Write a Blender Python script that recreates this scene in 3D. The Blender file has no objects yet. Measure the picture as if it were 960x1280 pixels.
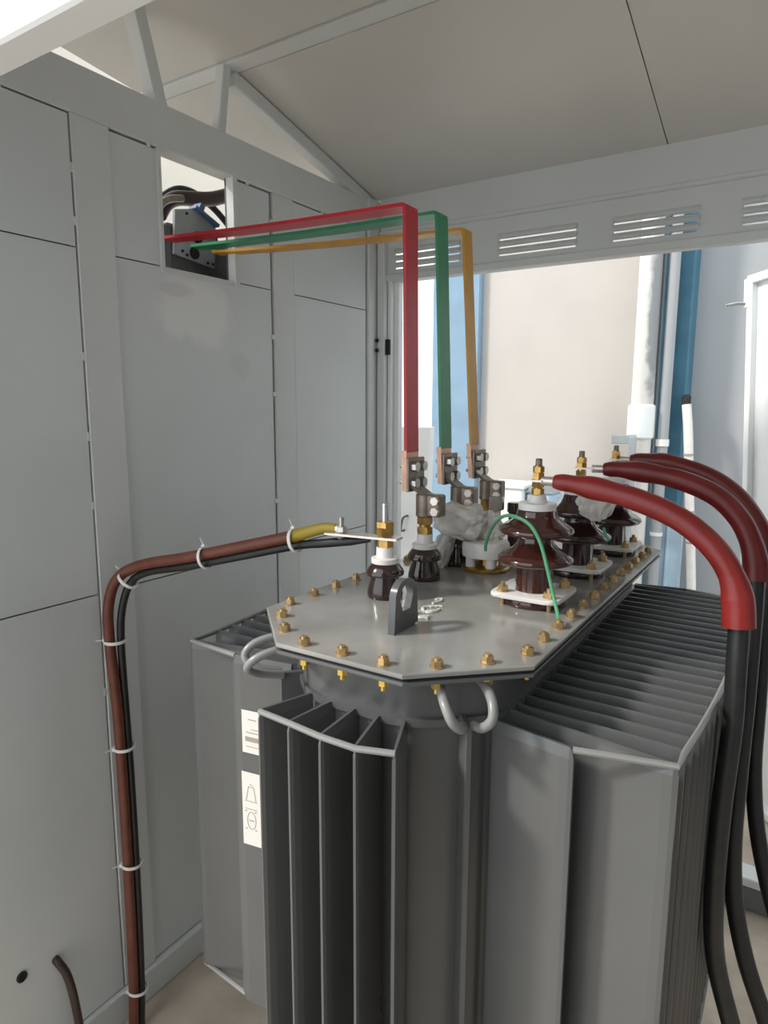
import bpy, bmesh, math, random
from mathutils import Vector, Matrix, noise
random.seed(7)
PI = math.pi
SC = bpy.context.scene
COL = SC.collection

# ------------------------------------------------------------------ materials
def mat(name, col, rough=0.5, metal=0.0, nz=0.0, nscale=8.0, bump=0.0, bscale=60.0, col2=None, trans=0.0, spec=0.5, coat=0.0, alpha=1.0, vec_scale=None, detail=4.0):
    m = bpy.data.materials.new(name); m.use_nodes = True
    nt = m.node_tree; b = nt.nodes['Principled BSDF']
    b.inputs['Base Color'].default_value = (*col, 1)
    b.inputs['Roughness'].default_value = rough
    b.inputs['Metallic'].default_value = metal
    b.inputs['Specular IOR Level'].default_value = spec
    b.inputs['Coat Weight'].default_value = coat
    b.inputs['Transmission Weight'].default_value = trans
    b.inputs['Alpha'].default_value = alpha
    tc = nt.nodes.new('ShaderNodeTexCoord')
    src = tc.outputs['Object']
    if vec_scale:
        mp = nt.nodes.new('ShaderNodeMapping'); mp.inputs['Scale'].default_value = vec_scale
        nt.links.new(src, mp.inputs['Vector']); src = mp.outputs['Vector']
    if nz > 0 or col2:
        n = nt.nodes.new('ShaderNodeTexNoise'); n.inputs['Scale'].default_value = nscale; n.inputs['Detail'].default_value = detail
        nt.links.new(src, n.inputs['Vector'])
        r = nt.nodes.new('ShaderNodeValToRGB')
        c2 = col2 if col2 else tuple(max(0, c * (1 - nz)) for c in col)
        c1 = col if col2 else tuple(min(1, c * (1 + nz)) for c in col)
        r.color_ramp.elements[0].position = 0.32; r.color_ramp.elements[1].position = 0.68
        r.color_ramp.elements[0].color = (*c2, 1); r.color_ramp.elements[1].color = (*c1, 1)
        nt.links.new(n.outputs['Fac'], r.inputs['Fac']); nt.links.new(r.outputs['Color'], b.inputs['Base Color'])
    if bump > 0:
        n2 = nt.nodes.new('ShaderNodeTexNoise'); n2.inputs['Scale'].default_value = bscale
        nt.links.new(src, n2.inputs['Vector'])
        bp = nt.nodes.new('ShaderNodeBump'); bp.inputs['Strength'].default_value = bump; bp.inputs['Distance'].default_value = 0.002
        nt.links.new(n2.outputs['Fac'], bp.inputs['Height']); nt.links.new(bp.outputs['Normal'], b.inputs['Normal'])
    return m

M = dict(
    wall=mat('wall paint', (.70, .735, .74), .42, nz=.035, nscale=3, bump=.12, bscale=14),
    frame=mat('frame paint', (.70, .72, .715), .45, nz=.03, nscale=5),
    ceil=mat('roof sheet paint', (.66, .645, .61), .28, nz=.04, nscale=2.5, bump=.10, bscale=6),
    dark=mat('dark cavity', (.02, .02, .02), .9),
    smudge=mat('greasy smudge', (.72, .73, .71), .5, nz=.06, nscale=25),
    floor=mat('concrete floor', (.56, .47, .38), .85, nz=.15, nscale=9, bump=.3, bscale=90),
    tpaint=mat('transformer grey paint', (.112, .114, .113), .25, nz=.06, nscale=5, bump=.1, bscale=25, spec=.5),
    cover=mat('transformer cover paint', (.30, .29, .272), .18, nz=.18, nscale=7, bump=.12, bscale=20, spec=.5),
    rod=mat('tie rod paint', (.27, .265, .255), .3, spec=.5),
    gasket=mat('gasket rubber', (.03, .03, .03), .7),
    zinc=mat('yellow zinc bolt', (.56, .40, .20), .38, .75, nz=.2, nscale=40),
    nut=mat('bright yellow zinc nut', (.80, .55, .12), .25, .7),
    brass=mat('brass', (.55, .33, .10), .3, .85, nz=.25, nscale=60),
    steel=mat('bare steel', (.55, .54, .51), .32, .9, nz=.12, nscale=40),
    tin=mat('tinned copper', (.78, .70, .64), .35, .7, nz=.1, nscale=40),
    clamp=mat('dull clamp bronze', (.27, .22, .18), .42, .6, nz=.2, nscale=50),
    copper=mat('bare copper', (.62, .36, .25), .4, .6, nz=.15, nscale=40),
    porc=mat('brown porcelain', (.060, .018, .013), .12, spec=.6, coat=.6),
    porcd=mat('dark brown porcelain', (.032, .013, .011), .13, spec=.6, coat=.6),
    white=mat('white ceramic', (.80, .77, .73), .35, nz=.04, nscale=30),
    red=mat('red sleeve', (.50, .012, .022), .35, nz=.08, nscale=20),
    green=mat('green sleeve', (.030, .24, .105), .38, nz=.1, nscale=20),
    yellow=mat('yellow sleeve', (.58, .28, .025), .4, nz=.1, nscale=20),
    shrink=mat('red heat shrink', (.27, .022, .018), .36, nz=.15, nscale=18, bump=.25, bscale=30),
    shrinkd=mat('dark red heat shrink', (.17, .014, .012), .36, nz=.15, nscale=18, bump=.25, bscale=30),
    black=mat('black cable sheath', (.018, .018, .018), .42, nz=.2, nscale=30),
    brown=mat('brown cable sheath', (.165, .048, .028), .45, nz=.15, nscale=30),
    dbrown=mat('dark brown cable sheath', (.05, .028, .022), .45),
    yel2=mat('mustard heat shrink', (.42, .30, .03), .45),
    tie=mat('white nylon', (.85, .85, .83), .4),
    gwire=mat('green wire insulation', (.11, .38, .20), .4),
    bag=mat('translucent plastic wrap', (.86, .82, .77), .25, nz=.08, nscale=18, trans=.35, spec=.5),
    paper=mat('printed paper sticker', (.86, .79, .73), .6),
    ink=mat('grey print', (.38, .34, .31), .7),
    mark_glint=mat('white mark and painted glint', (.72, .70, .66), .6),
    plate=mat('breaker plate', (.40, .43, .45), .4, .1, nz=.06, nscale=12),
    dgrey=mat('dark grey housing', (.105, .11, .11), .5),
    blue=mat('blue painted render', (.22, .33, .44), .7, nz=.08, nscale=5),
    tealblue=mat('teal blue paint', (.050, .155, .23), .6, nz=.15, nscale=6),
    pale_blue=mat('pale blue paint', (.50, .66, .78), .6, nz=.12, nscale=6),
    cream=mat('cream render', (.53, .49, .455), .85, nz=.03, nscale=3, bump=.2, bscale=40),
    warmcream=mat('warm cream render', (.86, .79, .69), .85, nz=.02, nscale=3),
    greywall=mat('cool grey render', (.38, .39, .40), .85, nz=.05, nscale=2),
    sunlit_white=mat('sunlit pale render', (.92, .91, .86), .8),  # sunlight on the far wall put into a whiter base colour
    pipe=mat('weathered pale pipe', (.74, .72, .68), .55, col2=(.60, .58, .54), nscale=9, vec_scale=(1, 1, .15)),
    leaf=mat('white door paint', (.86, .88, .88), .4, nz=.02, nscale=4),
    bluelabel=mat('blue moulded plastic', (.10, .19, .36), .45),
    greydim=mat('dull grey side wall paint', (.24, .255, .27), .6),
    plinth=mat('dark grey plinth paint', (.17, .185, .19), .6),
)

def add_smudge(m, c, size, col, amt):
    nt = m.node_tree; b = nt.nodes['Principled BSDF']
    src = b.inputs['Base Color'].links[0].from_socket
    tc = nt.nodes.new('ShaderNodeTexCoord'); mp = nt.nodes.new('ShaderNodeMapping'); mp.vector_type = 'TEXTURE'
    mp.inputs['Location'].default_value = c; mp.inputs['Scale'].default_value = size
    nt.links.new(tc.outputs['Object'], mp.inputs['Vector'])
    n = nt.nodes.new('ShaderNodeTexNoise'); n.inputs['Scale'].default_value = 14; n.inputs['Detail'].default_value = 3
    nt.links.new(tc.outputs['Object'], n.inputs['Vector'])
    ad = nt.nodes.new('ShaderNodeVectorMath'); ad.operation = 'MULTIPLY_ADD'; ad.inputs[1].default_value = (.9,) * 3
    nt.links.new(n.outputs['Color'], ad.inputs[0]); nt.links.new(mp.outputs['Vector'], ad.inputs[2])
    sub = nt.nodes.new('ShaderNodeVectorMath'); sub.operation = 'SUBTRACT'; sub.inputs[1].default_value = (.45,) * 3
    nt.links.new(ad.outputs['Vector'], sub.inputs[0])
    g = nt.nodes.new('ShaderNodeTexGradient'); g.gradient_type = 'SPHERICAL'; nt.links.new(sub.outputs['Vector'], g.inputs['Vector'])
    r = nt.nodes.new('ShaderNodeMapRange'); r.inputs['From Min'].default_value = .05; r.inputs['From Max'].default_value = .45; r.inputs['To Max'].default_value = amt
    nt.links.new(g.outputs['Fac'], r.inputs['Value'])
    mx = nt.nodes.new('ShaderNodeMix'); mx.data_type = 'RGBA'; mx.inputs['B'].default_value = (*col, 1)
    nt.links.new(r.outputs['Result'], mx.inputs['Factor']); nt.links.new(src, mx.inputs['A']); nt.links.new(mx.outputs['Result'], b.inputs['Base Color'])
add_smudge(M['wall'], (-1.40, 1.27, 1.85), (.4, .16, .11), (.86, .86, .84), .8)
add_smudge(M['wall'], (-1.40, 1.20, 1.895), (.4, .07, .022), (.56, .56, .55), .35)
add_smudge(M['wall'], (-1.40, 1.42, 1.72), (.4, .05, .05), (.58, .58, .57), .3)
add_smudge(M['pipe'], (-.805, 4.10, 2.15), (.05, .2, .62), (.24, .25, .26), .9)

# ------------------------------------------------------------------ mesh helpers
def obj(name, bm, m, parent=None, smooth=False, angle=40):
    me = bpy.data.meshes.new(name)
    bmesh.ops.recalc_face_normals(bm, faces=bm.faces[:])
    bm.to_mesh(me); bm.free()
    if smooth:
        for p in me.polygons: p.use_smooth = True
        try: me.set_sharp_from_angle(angle=math.radians(angle))
        except Exception: pass
    me.materials.append(M[m] if isinstance(m, str) else m)
    o = bpy.data.objects.new(name, me); COL.objects.link(o)
    if parent: o.parent = parent
    return o
def tag(o, label, cat, group=None, kind=None):
    o['label'] = label; o['category'] = cat
    if group: o['group'] = group
    if kind: o['kind'] = kind
    return o
def empty(name, label, cat, loc=(0, 0, 0), group=None):
    o = bpy.data.objects.new(name, None); COL.objects.link(o); o.location = loc
    o.empty_display_size = .05
    return tag(o, label, cat, group)
def struct(name, bm, m, label=None, parent=None, smooth=False):
    o = obj(name, bm, m, parent, smooth)
    if not parent:
        o['kind'] = 'structure'
        if label: o['label'] = label; o['category'] = name.split('_')[0]
    return o
def new(): return bmesh.new()
def box(bm, lo, hi, bev=0.0, mtx=None, seg=1):
    c = [(a + b) / 2 for a, b in zip(lo, hi)]; s = [abs(b - a) for a, b in zip(lo, hi)]
    r = bmesh.ops.create_cube(bm, size=1.0)
    vs = r['verts']
    for v in vs:
        v.co = Vector((c[0] + v.co.x * s[0], c[1] + v.co.y * s[1], c[2] + v.co.z * s[2]))
    if bev > 0:
        es = list({e for v in vs for e in v.link_edges})
        rr = bmesh.ops.bevel(bm, geom=es, offset=bev, segments=seg, affect='EDGES', profile=.5)
        vs = list({v for f in rr['faces'] for v in f.verts} | {v for v in vs if v.is_valid})
    if mtx is not None: bmesh.ops.transform(bm, matrix=mtx, verts=[v for v in vs if v.is_valid])
    return vs
def bar(bm, a, b, w, h, up=(0, 0, 1), bev=0.0):
    """box beam from a to b, w across, h along 'up'"""
    a, b = Vector(a), Vector(b); d = b - a; L = d.length; d.normalize()
    u = Vector(up); s = d.cross(u).normalized(); u = s.cross(d).normalized()
    m = Matrix(((s.x, d.x, u.x, a.x), (s.y, d.y, u.y, a.y), (s.z, d.z, u.z, a.z), (0, 0, 0, 1)))
    return box(bm, (-w / 2, 0, -h / 2), (w / 2, L, h / 2), bev, m)
def prism(bm, pts, z0, z1, bev=0.0):
    """vertical extrusion of a plan polygon"""
    lo = [bm.verts.new((p[0], p[1], z0)) for p in pts]; hi = [bm.verts.new((p[0], p[1], z1)) for p in pts]
    n = len(pts)
    f1 = bm.faces.new(lo[::-1]); f2 = bm.faces.new(hi)
    for i in range(n): bm.faces.new((lo[i], lo[(i + 1) % n], hi[(i + 1) % n], hi[i]))
    if bev > 0:
        es = [e for e in f2.edges] + [e for e in f1.edges]
        bmesh.ops.bevel(bm, geom=es, offset=bev, segments=2, affect='EDGES', profile=.5)
def extr(bm, pts, d):
    """extrude a 3-D polygon along vector d"""
    d = Vector(d)
    lo = [bm.verts.new(Vector(p)) for p in pts]; hi = [bm.verts.new(Vector(p) + d) for p in pts]
    n = len(pts); bm.faces.new(lo[::-1]); bm.faces.new(hi)
    for i in range(n): bm.faces.new((lo[i], lo[(i + 1) % n], hi[(i + 1) % n], hi[i]))
def lathe(bm, prof, c=(0, 0, 0), n=32, rot=None):
    """profile [(r,z)...] turned about a vertical axis through c; closed at both ends"""
    c = Vector(c); rings = []
    for r, z in prof:
        ring = []
        for k in range(n):
            p = Vector((r * math.cos(2 * PI * k / n), r * math.sin(2 * PI * k / n), z))
            if rot is not None: p = rot @ p
            ring.append(bm.verts.new(c + p))
        rings.append(ring)
    for i in range(len(rings) - 1):
        for k in range(n):
            bm.faces.new((rings[i][k], rings[i][(k + 1) % n], rings[i + 1][(k + 1) % n], rings[i + 1][k]))
    bm.faces.new(rings[0][::-1]); bm.faces.new(rings[-1])
def rcyl(bm, c, r, z0, z1, n=24, b=.002):
    lathe(bm, [(r - b, z0), (r, z0 + b), (r, z1 - b), (r - b, z1)], c, n)
def smooth_path(pts, sub=8):
    pts = [Vector(p) for p in pts]
    if len(pts) < 3: return pts
    out = []
    P = [pts[0] * 2 - pts[1]] + pts + [pts[-1] * 2 - pts[-2]]
    for i in range(1, len(P) - 2):
        p0, p1, p2, p3 = P[i - 1:i + 3]
        for k in range(sub):
            t = k / sub
            out.append(.5 * ((2 * p1) + (p2 - p0) * t + (2 * p0 - 5 * p1 + 4 * p2 - p3) * t * t + (3 * p1 - p0 - 3 * p2 + p3) * t ** 3))
    out.append(pts[-1]); return out
def tube(bm, pts, r, n=12, sub=8, smooth=True, rad=None):
    """swept round tube; rad: optional function of t in 0..1 giving radius"""
    P = smooth_path(pts, sub) if smooth else [Vector(p) for p in pts]
    N = len(P); rings = []
    t0 = (P[1] - P[0]).normalized()
    ref = Vector((0, 0, 1)) if abs(t0.z) < .9 else Vector((1, 0, 0))
    u = t0.cross(ref).normalized()
    for i in range(N):
        t = (P[min(i + 1, N - 1)] - P[max(i - 1, 0)]).normalized()
        u = (u - t * u.dot(t)).normalized(); w = t.cross(u)
        rr = rad(i / (N - 1)) if rad else r
        rings.append([bm.verts.new(P[i] + (u * math.cos(2 * PI * k / n) + w * math.sin(2 * PI * k / n)) * rr) for k in range(n)])
    for i in range(N - 1):
        for k in range(n):
            bm.faces.new((rings[i][k], rings[i][(k + 1) % n], rings[i + 1][(k + 1) % n], rings[i + 1][k]))
    bm.faces.new(rings[0][::-1]); bm.faces.new(rings[-1])
def hexn(bm, c, r, z0, z1, ang=0.3, axis='z'):
    pts = [(r * math.cos(ang + k * PI / 3), r * math.sin(ang + k * PI / 3)) for k in range(6)]
    c = Vector(c)
    if axis == 'z': extr(bm, [(c.x + a, c.y + b, c.z + z0) for a, b in pts], (0, 0, z1 - z0))
    elif axis == 'x': extr(bm, [(c.x + z0, c.y + a, c.z + b) for a, b in pts], (z1 - z0, 0, 0))
    else: extr(bm, [(c.x + a, c.y + z0, c.z + b) for a, b in pts], (0, z1 - z0, 0))
def ribbon(bm, secs):
    """quad-section sweep: list of 4-point sections"""
    R = [[bm.verts.new(Vector(p)) for p in s] for s in secs]
    for i in range(len(R) - 1):
        for k in range(4): bm.faces.new((R[i][k], R[i][(k + 1) % 4], R[i + 1][(k + 1) % 4], R[i + 1][k]))
    bm.faces.new(R[0][::-1]); bm.faces.new(R[-1])

# ------------------------------------------------------------------ the enclosure
WX = -1.40            # inner face of the partition on the left
YF, YB = .51, 2.13    # front and back header planes
XR = .85              # right wall
ZE = 2.336            # eaves
YR, ZR = 1.41, 2.525  # ridge
fl = new(); box(fl, (-6, -3, -.10), (4, 8, 0)); struct('floor', fl, 'floor', 'beige bare concrete floor under the transformer')

# partition: sheet panels with gaps, plus an unseen dark sheet added behind to stop light showing through
w = new()
pz = [(.092, 1.1545), (1.158, 1.943), (1.946, 2.2165)]
def panel(y0, y1, z0, z1, x=WX): box(w, (x - .004, y0, z0), (x, y1, z1))
for z0, z1 in pz: panel(.45, .924, z0, z1)
for z0, z1 in pz[:2]: panel(1.026, 1.560, z0, z1, WX - .006)
panel(1.026, 1.166, *pz[2], WX - .006); panel(1.408, 1.560, *pz[2], WX - .006)
for z0, z1 in pz: panel(1.66, 2.055, z0, z1)
# weld tabs bridging the gaps under the beam and down the stile
for y0 in (.775, 1.128, 1.46, 1.80, 1.93): box(w, (WX - .004, y0, 2.214), (WX + .001, y0 + .012, 2.226), .002)
for z0 in (2.10, 1.99, 1.70, 1.52, 1.36, .9): box(w, (WX - .004, .921, z0), (WX + .001, .932, z0 + .02), .002)
for z0 in (2.13, 1.80, 1.63, 1.30): box(w, (WX - .008, 1.556, z0), (WX + .001, 1.576, z0 + .015), .002)
wl = struct('wall_left', w, 'wall', 'pale grey sheet steel partition with seams and a small square opening')
w = new()
box(w, (WX - .032, .45, .05), (WX - .026, 1.166, 2.24)); box(w, (WX - .032, 1.408, .05), (WX - .026, 2.12, 2.24))
box(w, (WX - .032, 1.166, .05), (WX - .026, 1.408, 1.93))
struct('gap_light_block', w, 'dgrey', parent=wl)
# beam, stiles, posts
w = new(); box(w, (WX - .05, .45, 2.2215), (WX + .002, 2.13, 2.326), .003); struct('trim_1', w, 'frame', 'long grey steel beam along the top of the left partition')
w = new(); box(w, (WX - .045, .929, .09), (WX + .002, 1.024, 2.2215), .002); struct('trim_2', w, 'frame', 'wide upright steel stile left of the wall opening')
w = new(); box(w, (WX - .045, 1.568, .09), (WX + .002, 1.659, 2.2215), .002); struct('trim_3', w, 'frame', 'upright steel stile right of the wall opening')
w = new(); box(w, (WX - .045, 2.062, .05), (WX + .010, 2.14, 2.33), .003); box(w, (WX + .014, 2.108, .05), (WX + .045, 2.15, 2.20), .003); box(w, (WX - .02, 2.14, .05), (WX + .04, 2.16, 2.30))
struct('trim_4', w, 'frame', 'upright corner post where the partition meets the back doorway')
# lining of the opening
w = new(); box(w, (WX - .026, 1.156, 1.93), (WX + .002, 1.1665, 2.2215), .001); box(w, (WX - .026, 1.4075, 1.93), (WX + .002, 1.425, 2.2215), .001)
box(w, (WX - .026, 1.1665, 1.93), (WX - .004, 1.4075, 1.9455), .001); struct('trim_5', w, 'frame', 'folded steel lining around the square opening')
w = new(); box(w, (WX - .05, .45, .0), (WX + .012, 2.25, .088), .004); struct('baseboard_left', w, 'frame', 'pale painted steel base channel along the left partition')

# worn bright patch of paint and a bolt hole on the partition
w = new(); lathe(w, [(.012, 0), (.012, .004), (.009, .006), (.007, .003)], (WX, .672, .324), 20, Matrix.Rotation(PI / 2, 3, 'Y'))
t = obj('cable_hole', w, 'dark', wl)
# roof sheets: a short top fall, the front slope and the back slope
XL = -1.75
def roof_sheet(bm, x0, x1, ya, za, yb, zb, th=.006):
    extr(bm, [(x0, ya, za), (x1, ya, za), (x1, yb, zb), (x0, yb, zb)], (0, 0, th))
YT, ZT = 1.10, 2.535
w = new()
for x0, x1 in ((XL, -.4195), (-.4165, .90)):
    roof_sheet(w, x0, x1, 1.452, 2.4975, YB + .12, ZE - .028)
roof_sheet(w, XL, .90, 1.392, 2.505, YT, ZT)
roof_sheet(w, XL, .90, YT, ZT, YF - .10, ZE - .012)
struct('ceiling', w, 'ceil', 'pale pitched steel roof seen from below')
w = new()
roof_sheet(w, XL, .90, 1.42, 2.520, YB + .12, ZE - .014); roof_sheet(w, XL, .90, 1.42, 2.522, YT, ZT + .012); roof_sheet(w, XL, .90, YT, ZT + .012, YF - .10, ZE)
struct('roof_top_sheet', w, 'ceil', 'outer skin of the pitched steel roof')
w = new(); box(w, (XL, 1.396, 2.4985), (.88, 1.450, 2.517), .002); struct('trim_6', w, 'frame', 'steel ridge beam under the roof')
w = new(); bar(w, (WX - .02, 1.43, 2.478), (WX - .02, 2.125, ZE - .022), .04, .040, bev=.003); struct('trim_7', w, 'frame', 'sloping steel rafter running down to the back corner')
w = new(); bar(w, (WX - .018, 1.178, 2.318), (WX - .018, 1.118, 2.535), .042, .034, up=(0, 1, 0), bev=.002); struct('trim_9', w, 'frame', 'slanting short steel post between beam and roof')
w = new(); bar(w, (WX - .018, 1.378, 2.318), (WX - .018, 1.405, 2.500), .03, .026, up=(0, 1, 0), bev=.002); struct('trim_10', w, 'frame', 'slim upright king post under the ridge')
w = new(); bar(w, (WX - .02, 1.10, 2.517), (WX - .02, YF + .05, ZE - .02), .04, .030, bev=.003); struct('trim_8', w, 'frame', 'sloping steel rafter running down to the front')
# back header with louvres
w = new()
box(w, (WX + .012, YB, 2.222), (XR, YB + .06, ZE + .004), .004)
box(w, (WX + .012, YB - .008, 2.212), (XR, YB + .05, 2.226), .003)
LG = [(-1.322, -1.068), (-.922, -.670), (-.556, -.324), (-.212, .03)]
SZ = [2.091, 2.115, 2.139, 2.159]
# louvred sheet: strips between the slots
zs = 2.072; H = .005
xs = [WX + .03] + [v for g in LG for v in g] + [XR]
for i in range(0, len(xs), 2): box(w, (xs[i], YB + .004, 2.05), (xs[i + 1], YB + .007, 2.215))
for a, b in LG:
    edges = [2.05] + [v for z in SZ[:3] for v in (z, z + H)] + [2.215]
    for i in range(0, len(edges), 2): box(w, (a, YB + .004, edges[i]), (b, YB + .007, edges[i + 1]))
box(w, (WX + .03, YB - .006, 2.05), (XR, YB + .05, 2.074), .003)
wb = struct('wall_back', w, 'frame', 'grey louvred steel header over the back doorway')
for a, b in LG:
    w = new()
    for z in SZ[:3]:
        # hooded lip pressed inward over each slot
        extr(w, [(a - .004, YB + .005, z + .024), (a - .004, YB - .002, z + .019), (a - .004, YB - .0075, z + .012), (a - .004, YB - .009, z + H + .001), (a - .004, YB - .0075, z + H + .001), (a - .004, YB + .0045, z + .018)], (b - a + .008, 0, 0))
    obj('louvre', w, 'frame', wb)
# door frame jamb with latch keeper
w = new(); box(w, (WX + .047, YB + .0, .11), (WX + .062, YB + .04, 2.052), .002); box(w, (WX + .062, YB + .02, .11), (WX + .082, YB + .05, 2.052), .002)
d3 = struct('trim_11', w, 'leaf', 'white door jamb at the left of the back doorway')
w = new(); box(w, (WX + .041, YB - .012, 1.790), (WX + .06, YB + .0, 1.845), .001); obj('latch_keeper', w, 'dark', d3)
w = new()
for z in (1.835, 1.80): box(w, (WX + .014, 2.095, z), (WX + .024, 2.106, z + .012), .002)
obj('hinge_screw', w, 'dark', d3)
# sill of the back doorway
w = new(); box(w, (WX + .0, 2.25, 0), (XR + .1, 2.33, .082), .003); struct('trim_12', w, 'plinth', 'dark grey plinth under the back doorway')
w = new(); box(w, (WX + .0, 2.248, .082), (XR + .1, 2.33, .112), .003); struct('trim_13', w, 'leaf', 'white sill strip on top of the back plinth')
# front header and right wall, mostly out of frame
w = new(); box(w, (WX, YF, 2.05), (XR, YF + .05, ZE + .01), .004); struct('wall_front', w, 'leaf', 'white steel header over the front doorway')
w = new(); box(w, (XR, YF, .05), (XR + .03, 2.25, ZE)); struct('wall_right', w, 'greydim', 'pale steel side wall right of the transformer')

# open door leaf at the right of the back doorway
DF = Vector((-.131, 3.00, .008)); dd = Vector((.572, -.820, 0)); dn0 = Vector((-.820, -.572, 0))
up = (Vector((0, 0, 1)) + dn0 * .0655).normalized(); dn = (dn0 - Vector((0, 0, .0655))).normalized()
ML = Matrix(((dd.x, dn.x, up.x, DF.x), (dd.y, dn.y, up.y, DF.y), (dd.z, dn.z, up.z, DF.z), (0, 0, 0, 1)))
def leafpt(u, v, z): return ML @ Vector((u, v, z))
def leafbox(bm, u0, u1, v0, v1, z0, z1, bev=.002): box(bm, (u0, v0, z0), (u1, v1, z1), bev, ML)
HL = 2.085
w = new(); leafbox(w, 0, .82, -.03, 0, .0, HL)
dl = struct('door_1', w, 'leaf', 'white steel door leaf standing open at the right')
w = new()
leafbox(w, .0, .035, 0, .022, .0, HL); leafbox(w, .785, .82, 0, .022, .0, HL)
leafbox(w, .035, .785, 0, .022, HL - .03, HL); leafbox(w, .035, .785, 0, .022, 0, .03)
obj('leaf_frame', w, 'leaf', dl)
w = new(); leafbox(w, -.012, .012, -.006, .026, HL - .115, HL - .01)
obj('bolt_guide', w, 'leaf', dl)
w = new(); pb = leafpt(.0, .012, HL - .10); tube(w, [pb, pb + Vector((-.035, -.01, .002)), pb + Vector((-.075, -.02, -.004))], .0065, 10)
obj('shoot_bolt', w, 'steel', dl, True)

# ------------------------------------------------------------------ transformer
XC, YC = -.556, 1.3275
ZC = 1.240; ZF = 1.144; ZB = .405
tr = empty('power_transformer', 'large grey oil transformer with finned tank and bolted octagonal cover', 'transformer', (XC, YC, 0))
TI = Vector((-XC, -YC, 0))
def part(name, bm, m, parent=None, smooth=False, angle=40):
    bmesh.ops.translate(bm, vec=TI, verts=bm.verts[:])
    o = obj(name, bm, m, None, smooth, angle)
    o.parent = parent or tr
    return o
def octo(inset, c=0):
    hw, hf = .252 - inset, .1135 - inset * .42
    yf, ya = .738 + inset, .868 + inset * .42
    p = [(-hf, yf), (hf, yf), (hw, ya)]
    pts = [(XC + a, b) for a, b in p] + [(XC + a, 2 * YC - b) for a, b in p[::-1]]
    pts += [(XC - hw, 2 * YC - ya), (XC - hw, ya)]
    return pts
def roundpoly(pts, r, seg=5):
    out = []; n = len(pts)
    for i in range(n):
        a, b, c = Vector(pts[i - 1]), Vector(pts[i]), Vector(pts[(i + 1) % n])
        u = (a - b).normalized(); v = (c - b).normalized()
        d = min(r, (a - b).length * .48, (c - b).length * .48)
        p, q = b + u * d, b + v * d
        for k in range(seg + 1):
            t = k / seg; out.append(tuple((p * (1 - t) ** 2 + b * 2 * t * (1 - t) + q * t * t)))
    return out
w = new(); prism(w, roundpoly(octo(.052), .05), .30, 1.222); part('tank', w, 'tpaint', smooth=True, angle=30)
w = new(); prism(w, roundpoly(octo(.046), .05), ZF - .010, ZF + .002, .003); part('weld_ring', w, 'tpaint', smooth=True, angle=50)
w = new(); prism(w, octo(0.0), 1.2215, 1.2275, .0015); part('flange', w, 'tpaint')
w = new(); prism(w, octo(.006), 1.2275, 1.2325); part('gasket', w, 'gasket')
w = new(); prism(w, octo(-.001), 1.2325, ZC, .002); part('cover', w, 'cover')
w = new()
for s in (-1, 1): box(w, (XC + s * .17 - .03, .80, 0), (XC + s * .17 + .03, 1.86, .30), .005)
part('base_rail', w, 'tpaint')

# cooling fins: thin hollow folded plates
def fin(a, b, z0=ZB, z1=ZF, th=.0110):
    a, b = Vector((a[0], a[1], 0)), Vector((b[0], b[1], 0))
    d = (b - a).normalized(); s = Vector((-d.y, d.x, 0)); L = (b - a).length
    w = new(); h = th / 2
    prof = [(0, -h), (L - .018, -h), (L - .006, -h * .75), (L, -h * .35), (L, h * .35), (L - .006, h * .75), (L - .018, h), (0, h)]
    def ring(z, k, e): return [tuple(a + d * min(u, L - e) + s * v * k)[:2] + (z,) for u, v in prof]
    rings = [ring(z0, .25, .006), ring(z0 + .022, 1, 0), ring(z1 - .016, 1, 0), ring(z1 - .004, .55, .003), ring(z1, .4, .006)]
    V = [[w.verts.new(p) for p in r] for r in rings]; n = len(prof)
    for i in range(len(V) - 1):
        for k in range(n): w.faces.new((V[i][k], V[i][(k + 1) % n], V[i + 1][(k + 1) % n], V[i + 1][k]))
    w.faces.new(V[0][::-1]); w.faces.new(V[-1])
    return part('cooling_fin', w, 'tpaint')
FI = [-.090, -.045, 0, .042, .085]; FO = [-.119, -.056, .008, .068, .121]; FY = [.700, .695, .688, .688, .706]
front_tips = []
for i, o, y in zip(FI, FO, FY):
    fin((XC + i, .792), (XC + o, y)); front_tips.append(Vector((XC + o, y + .003, 0)))
def halfw(y): return .469 - .022 * ((y - YC) / .42) ** 2
side_tips = {}
for s in (-1, 1):
    yt = .879 if s > 0 else .856
    tips = [Vector((XC + s * .318, .850, 0)), Vector((XC + s * .446, yt + .003, 0))]
    fl_first = fin((XC + s * .195, .868), (XC + s * .321, .847))
    if s < 0: left_fin = fl_first
    fin((XC + s * .195, .913), (XC + s * .4475, yt))
    for k in range(21):
        y = .925 + .0403 * k; hwid = halfw(y)
        fin((XC + s * .195, y + .012 * max(0, 1 - k / 3)), (XC + s * hwid, y)); tips.append(Vector((XC + s * (hwid - .002), y, 0)))
    fin((XC + s * .195, 2 * YC - .88), (XC + s * .4475, 2 * YC - .879)); tips.append(Vector((XC + s * .446, 2 * YC - .882, 0)))
    fin((XC + s * .195, 2 * YC - .868), (XC + s * .321, 2 * YC - .847)); tips.append(Vector((XC + s * .318, 2 * YC - .850, 0)))
    side_tips[s] = tips
def rodpath(tips, z, r=.0048):
    w = new(); tube(w, [p + Vector((0, 0, z)) for p in tips], r, 8, smooth=False); return part('tie_rod', w, 'rod', smooth=True)
for tips in (front_tips, side_tips[-1], side_tips[1]):
    rodpath(tips, ZF - .004); rodpath(tips, ZB + .012)

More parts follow.
